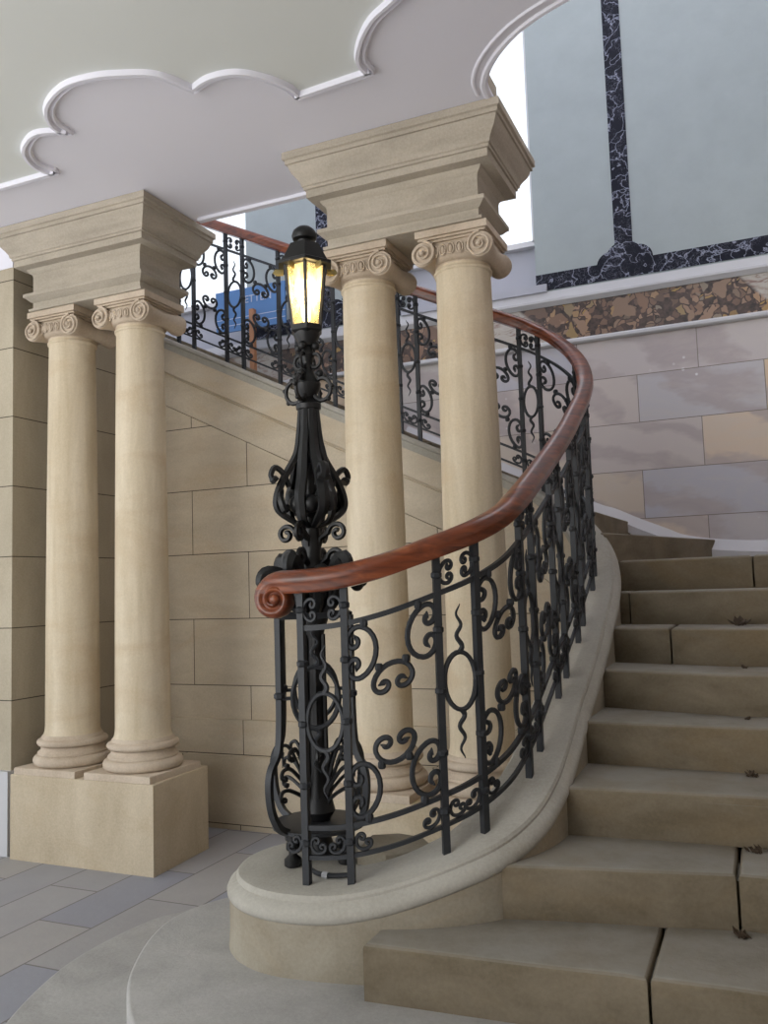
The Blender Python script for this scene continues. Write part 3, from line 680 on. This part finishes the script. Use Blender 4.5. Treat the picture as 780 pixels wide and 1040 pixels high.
for i in range(len(frs) - 1):
    for k in range(m_): j = (k + 1) % m_; fs.append((i * m_ + k, i * m_ + j, (i + 1) * m_ + j, (i + 1) * m_ + k))
fs += [tuple(range(m_)), tuple(range(len(vs) - m_, len(vs)))[::-1]]
mb.add(vs, fs)
ctr = frs[-1][0]; mb.tube([ctr - n0_ * .046, ctr - n0_ * .044, ctr + n0_ * .044, ctr + n0_ * .052], [.012, .018, .018, .010], 14)
hr = mb.build('handrail', M['wood'], bal, ang=50); hr['label'] = 'polished reddish brown wooden handrail with a rolled scroll end'
# ------------------------------------------------------------------ lamp post
LX, LY = -1.505, 2.775
lamp = thing('lamp_post', 'black cast iron lamp post with lit lantern standing on the round newel block', 'lamp post', (LX, LY, .60))
def lpt(r_, a, z): return Vector((LX + r_ * math.cos(a), LY + r_ * math.sin(a), z))
view = math.atan2(-LY, -LX)     # direction towards the viewer side
A4 = [view + PI / 4 + k * PI / 2 for k in range(4)]
for a in A4:
    mb = MB(); pr = [(.175, 1.45), (.175, 1.2), (.178, 1.06), (.19, .985), (.222, .935), (.232, .88), (.222, .80), (.19, .74), (.15, .715)]
    pp = bez([lpt(q, a, z) for q, z in pr], 5); mb.tube(pp, .0125, 4, square=True)
    collar(mb, lpt(.175, a, 1.18), .021); mb.build('cage_post', M['iron'], lamp, ang=40)
    mb = MB(); mb.lathe([(.022, .598), (.030, .605), (.030, .625), (.014, .640), (.013, .675), (.026, .69), (.026, .705), (.018, .712)], lpt(.13, a, 0).x, lpt(.13, a, 0).y, 14)
    mb.build('foot', M['iron_black'], lamp)
mb = MB()
for z in (1.45, ):
    c_ = [lpt(.175, a, z) for a in A4]
    for i in range(4): mb.tube([c_[i], c_[(i + 1) % 4]], .012, 4, square=True)
mb.build('cage_frame', M['iron'], lamp, ang=40)
mb = MB(); mb.lathe([(.10, .706), (.165, .71), (.165, .722), (.10, .728)], LX, LY, 24); mb.build('base_plate', M['iron'], lamp, ang=40)
for i in range(4):      # ovals and wavy spikes on the faces of the cage
    a, b_ = lpt(.175, A4[i], 0), lpt(.175, A4[(i + 1) % 4], 0); mid = (a + b_) / 2; d = (b_ - a).normalized(); hw = (b_ - a).length / 2 - .03
    mb = MB(); mb.tube([mid + d * hw * .85 * math.cos(2 * PI * k / 28) + Vector((0, 0, 1.17 + .105 * math.sin(2 * PI * k / 28))) for k in range(29)], .0095, 6)
    for sg in (-1, 1): mb.tube([mid + d * sg * hw * .85 + Vector((0, 0, 1.17)), mid + d * sg * (hw + .03) + Vector((0, 0, 1.17))], .007, 5)
    mb.build('oval_ring', M['iron'], lamp)
    for sg in (-1, 1):
        mb = MB(); pts = []; rr = []
        for k in range(24):
            u = k / 23; pts.append(mid + d * .011 * math.sin(u * 14) + Vector((0, 0, 1.17 + sg * (.105 + .15 * u)))); rr.append(.0095 * (1 - u * .8))
        mb.tube(pts, rr, 6); mb.build('wavy_spike', M['iron'], lamp)
# core shaft
mb = MB(); mb.lathe([(.05, .60), (.06, .62), (.045, .66), (.035, .72), (.06, .76), (.045, .82), (.032, .90), (.030, 1.36), (.04, 1.40), (.055, 1.44), (.05, 1.50), (.07, 1.56), (.045, 1.62), (.03, 1.66), (.036, 1.71), (.03, 1.76), (.025, 1.85), (.02, 2.0)], LX, LY, 20)
for k in range(6): a = view + k * PI / 3; mb.tube([lpt(.038, a, .84), lpt(.036, a, 1.38)], .008, 5)
mb.build('core_shaft', M['iron_black'], lamp)
def curl(mb, a, r0_, z0_, size, sg=1, out=1, rr=.009, turns=1.35, tn=0):
    # spiral leaf in radial plane: starts at (r0_, z0_) rises outward and curls
    pts = []; rd = []
    for k in range(26):
        u = k / 25; th = -PI / 2 + turns * 2 * PI * u; R_ = size * (1 - .8 * u)
        pts.append(lpt(r0_ + size * .0 + out * R_ * math.cos(th) + out * size * .0, a, z0_ + sg * (size + R_ * math.sin(th)))); rd.append(rr * (1 - .3 * u) if u < .9 else rr * 1.4)
    mb.tube(pts, rd, 6, flat=1.4)
# palm fronds inside the cage foot
for i in range(8):
    a = A4[0] + i * PI / 4; mb = MB()
    for z1_, R_ in ((.99, .13), (.93, .165), (.86, .17)):
        if i % 2 and R_ > .14: continue
        pts = bez([lpt(.03, a, .73), lpt(.055, a, .73 + (z1_ - .73) * .55), lpt(R_ * .75, a, z1_ - .01), lpt(R_, a, z1_ - .005), lpt(R_ + .008, a, z1_ - .03), lpt(R_ - .012, a, z1_ - .035)], 5)
        mb.tube(pts, [.007] * (len(pts) - 3) + [.011] * 3, 6)
    mb.build('palm_frond', M['iron_black'], lamp)
# acanthus crown above handrail
for i in range(8):
    a = view + i * PI / 4 + .2; mb = MB()
    k_ = .172 if i % 2 == 0 else .135; zt = 1.60 if i % 2 == 0 else 1.65
    pts = bez([lpt(.04, a, 1.45), lpt(.075, a, 1.50), lpt(.09, a, 1.57), lpt(k_ - .01, a, zt), lpt(k_ + .012, a, zt - .03), lpt(k_ - .008, a, zt - .045)], 5)
    n = len(pts); mb.tube(pts, [.014 + .020 * math.sin(PI * j / (n - 1)) for j in range(n)], 7, flat=.9)
    if i % 2 == 0: mb.ball(lpt(.165, a, 1.555), .025)
    for sg in (-1, 1):
        pts = bez([lpt(.06, a, 1.48), lpt(.09, a + sg * .25, 1.53), lpt(.11, a + sg * .32, 1.60), lpt(.125, a + sg * .2, 1.585)], 4); mb.tube(pts, [.012] * (len(pts) - 2) + [.016] * 2, 6)
    mb.build('acanthus_leaf', M['iron_black'], lamp)
for (zb, sz, rb, n_) in ((1.655, .032, .045, 4), (1.745, .036, .05, 4)):
    for i in range(n_):
        mb = MB(); a = view + PI / 4 + i * PI / 2 + .35
        pts = []
        for k in range(26): u = k / 25; th = PI + turns_ * u if False else PI - 2 * PI * 1.3 * u; R_ = sz * (1 - .78 * u); pts.append(lpt(rb + .02 + sz * .9 + R_ * math.cos(th), a, zb + R_ * math.sin(th)))
        pts = [lpt(.028, a, zb - .045), lpt(.035, a, zb - .02)] + pts; mb.tube(pts, .0095, 6, flat=1.5); mb.build('scroll', M['iron_black'], lamp)
# bulbous cage of bands
for i in range(8):
    a = view + i * PI / 4 + .35; mb = MB(); R_ = .125 if i % 2 == 0 else .085
    pts = bez([lpt(.03, a, 1.77), lpt(.07, a, 1.79), lpt(R_, a, 1.83), lpt(R_ + .004, a, 1.88), lpt(R_ * .8, a, 1.95), lpt(.055, a, 2.03), lpt(.042, a, 2.10), lpt(.033, a, 2.21)], 5)
    mb.tube(pts, [.0085 + .006 * math.sin(PI * j / (len(pts) - 1)) for j in range(len(pts))], 6, flat=1.6)
    if i % 2 == 0:
        q = bez([lpt(.082, a, 1.915), lpt(.105, a, 1.965), lpt(.135, a, 1.985), lpt(.150, a, 1.955), lpt(.132, a, 1.935)], 4); mb.tube(q, [.011] * (len(q) - 3) + [.017] * 3, 6, flat=1.5)
        q = bez([lpt(.115, a, 1.90), lpt(.128, a + .22, 1.87), lpt(.12, a + .3, 1.83), lpt(.10, a + .2, 1.84)], 4); mb.tube(q, .014, 6)
    mb.build('cage_band', M['iron_black'], lamp)
mb = MB()      # rosettes within the bulb
for i in range(7): mb.ball(lpt(.06, view + i * PI / 3.5, 1.85 + .03 * (i % 2)), .034, 8)
mb.ball((LX, LY, 1.84), .045); mb.build('rosette', M['iron_black'], lamp)
mb = MB(); mb.lathe([(.03, 2.0), (.045, 2.02), (.052, 2.035), (.046, 2.045), (.036, 2.06), (.034, 2.20), (.046, 2.205), (.048, 2.222), (.036, 2.232), (.024, 2.25), (.045, 2.28), (.048, 2.30), (.032, 2.33), (.022, 2.345), (.018, 2.38), (.028, 2.41), (.018, 2.44), (.02, 2.47)], LX, LY, 20)
for k in range(8): a = view + k * PI / 4; mb.tube([lpt(.040, a, 2.05), lpt(.033, a, 2.2)], .007, 5)
mb.build('upper_shaft', M['iron_black'], lamp)
for i in range(4):
    a = view + PI / 4 + i * PI / 2 + .3; mb = MB()
    mb.tube([lpt(.058 + .036 * math.cos(q), a, 2.275 + .042 * math.sin(q)) for q in [2 * PI * k / 18 for k in range(19)]], .0085, 6)
    for q in (.2, -.9, 1.3): mb.ball(lpt(.058 + .042 * math.cos(q), a, 2.275 + .048 * math.sin(q)), .009, 6)
    mb.ball(lpt(.05, a, 2.335), .014, 8); mb.build('ring_loop', M['iron_black'], lamp)
    mb = MB(); mb.tube([lpt(.032 + .022 * math.cos(q), a, 2.385 + .026 * math.sin(q)) for q in [2 * PI * k / 16 for k in range(17)]], .0075, 6); mb.ball(lpt(.035, a, 2.44), .016, 8); mb.build('small_loop', M['iron_black'], lamp)
# lantern
lan = thing('lantern', '', 'x', (LX, LY, 2.47)); del lan['label']; del lan['category']; lan.parent = lamp; lan.location = (0, 0, 1.87)
def hexr(r_, z, k): return lpt(r_, view + k * PI / 3, z)
zb, zt, rb, rt_ = 2.535, 2.765, .058, .084
mb = MB(); mb.lathe([(.030, 2.465), (.034, 2.48), (.048, 2.50), (.050, 2.515)], LX, LY, 16); mb.lathe([(.050, 2.51), (.064, 2.52), (.064, 2.54), (.050, 2.545)], LX, LY, 6, rotz=view)
base = mb.build('lantern_base', M['iron_black'], lan, ang=30)
mb = MB()
for k in range(6):
    mb.tube([hexr(rb, zb, k), hexr(rt_, zt, k)], .0058, 4, square=True)
    mb.tube([hexr(rb, zb, k), hexr(rb, zb, k + 1)], .006, 4, square=True); mb.tube([hexr(rt_, zt, k), hexr(rt_, zt, k + 1)], .006, 4, square=True)
mb.build('lantern_frame', M['iron_black'], lan, ang=30)
for k in range(6):
    mb = MB(); q = [hexr(rb - .004, zb, k), hexr(rb - .004, zb, k + 1), hexr(rt_ - .004, zt, k + 1), hexr(rt_ - .004, zt, k)]
    mb.add(q, [(0, 1, 2, 3)]); mb.build('glass_pane', M['lglass'], lan)
mb = MB(); mb.lathe([(.088, 2.762), (.112, 2.764), (.112, 2.776), (.100, 2.782)], LX, LY, 6, rotz=view); 
mb.lathe([(.098, 2.778), (.060, 2.852), (.045, 2.858)], LX, LY, 6, rotz=view); mb.build('lantern_roof', M['iron_black'], lan, ang=25)
for k in range(6):
    mb = MB(); a = view + k * PI / 3 + PI / 6; mb.tube([lpt(.082, a, 2.748), lpt(.110, a, 2.748), lpt(.116, a, 2.742)], [.013, .013, .008], 6, flat=.35); mb.build('eave_bracket', M['brass'], lan)
mb = MB(); mb.lathe([(.03, 2.85), (.024, 2.862), (.026, 2.872), (.044, 2.876), (.048, 2.888), (.042, 2.908), (.026, 2.922), (.004, 2.928)], LX, LY, 20); mb.build('finial', M['iron_black'], lan)
mb = MB(); mb.lathe([(.010, 2.56), (.014, 2.57), (.017, 2.62), (.017, 2.69), (.010, 2.72), (.002, 2.725)], LX, LY, 14); mb.build('bulb', M['bulb'], lan)
ld = bpy.data.lights.new('lantern_light', 'POINT'); ld.energy = 5; ld.color = (1, .78, .45); ld.shadow_soft_size = .03
lo = bpy.data.objects.new('lantern_light', ld); C.objects.link(lo); lo.parent = lan; lo.location = (0, 0, .20)
lan.location = (0, 0, 1.848)
# conduit on the coping
mb = MB(); pts = bez([(-1.44, 2.60, .612), (-1.40, 2.575, .612), (-1.34, 2.57, .614), (-1.28, 2.58, .62)], 6); mb.tube(pts, .008, 8)
cable = tag(mb.build('cable_conduit', M['iron'], None), 'short dark cable conduit lying on the coping at the lamp foot', 'conduit')
mb = MB(); mb.tube([(-1.385, 2.572, .612), (-1.365, 2.570, .612)], .011, 8); mb.build('clip', M['mould'], cable)
# ------------------------------------------------------------------ blue sign on the upper flight
def onY(x, y, Y): d = rt * (x - 390) / 875.7 - up * (y - 520) / 875.7 + fw; k = Y / d.y; return Vector((d.x * k, Y, H + d.z * k))
YB = 6.2
tl, tr, bl, br_ = onY(219, 298, YB), onY(289, 285, YB), onY(219, 345, YB), onY(289, 322, YB)
sign = thing('banner_sign', 'blue banner sign with white letters on an orange timber post, seen through the upper balusters', 'sign', (tl.x, YB, 3.0))
mb = MB(); z1_, z0_ = (tl.z + tr.z) / 2, (bl.z + br_.z) / 2; mb.box(tl.x, tr.x, YB, YB + .02, z0_, z1_); mb.build('panel', M['blue'], sign, smooth=False)
for zz in (.30, .14):
    mb = MB(); mb.box(tl.x, tr.x, YB - .002, YB, z0_ + zz * (z1_ - z0_), z0_ + zz * (z1_ - z0_) + .006); mb.build('stripe', M['white'], sign, smooth=False)
a, b_ = onY(253, 314, YB - .04), onY(257.5, 314, YB - .04)
mb = MB(); mb.box(a.x, b_.x, YB - .045, YB - .003, 3.0, a.z); mb.build('post', M['timber'], sign, smooth=False)
tc = bpy.data.curves.new('lettering', 'FONT'); tc.body = 'ETTEN'; tc.size = .092; tc.extrude = .001
to = bpy.data.objects.new('lettering_tmp', tc); C.objects.link(to); bpy.context.view_layer.update()
me = bpy.data.meshes.new_from_object(to); bpy.data.objects.remove(to)
lt = bpy.data.objects.new('lettering', me); C.objects.link(lt); me.materials.append(M['white']); lt.parent = sign
tp = onY(248, 308, YB - .004); lt.location = (tp.x - tl.x, -.004, tp.z - 3.0); lt.rotation_euler = (PI / 2, 0, 0)
# ------------------------------------------------------------------ light
w = bpy.data.worlds.new('world'); bpy.context.scene.world = w; w.use_nodes = True; t = w.node_tree
bg = t.nodes['Background']; bg.inputs['Color'].default_value = (.86, .92, 1.0, 1); bg.inputs['Strength'].default_value = 1.25
def area(name, loc, target, size, e, col):
    l = bpy.data.lights.new(name, 'AREA'); l.shape = 'RECTANGLE'; l.size, l.size_y = size; l.energy = e; l.color = col
    o = bpy.data.objects.new(name, l); C.objects.link(o); o.location = loc; o.rotation_euler = (Vector(target) - Vector(loc)).to_track_quat('-Z', 'Y').to_euler()
area('daylight_fill', (-4.5, -3.5, 2.6), (-2.2, 3.9, 1.4), (4, 3), 110, (1, .96, .88))  # unseen area lamp added to stand in for daylight from the front left
sl = bpy.data.lights.new('sun', 'SUN'); sl.energy = 6.5; sl.angle = .02; sl.color = (1, .95, .87); so = bpy.data.objects.new('sun', sl); C.objects.link(so)
so.rotation_euler = Vector((.25, .45, -1)).to_track_quat('-Z', 'Y').to_euler()
vs_ = bpy.context.scene.view_settings; vs_.view_transform = 'Standard'; vs_.look = 'None'; vs_.exposure = .28; vs_.gamma = 1; vs_.use_curve_mapping = False
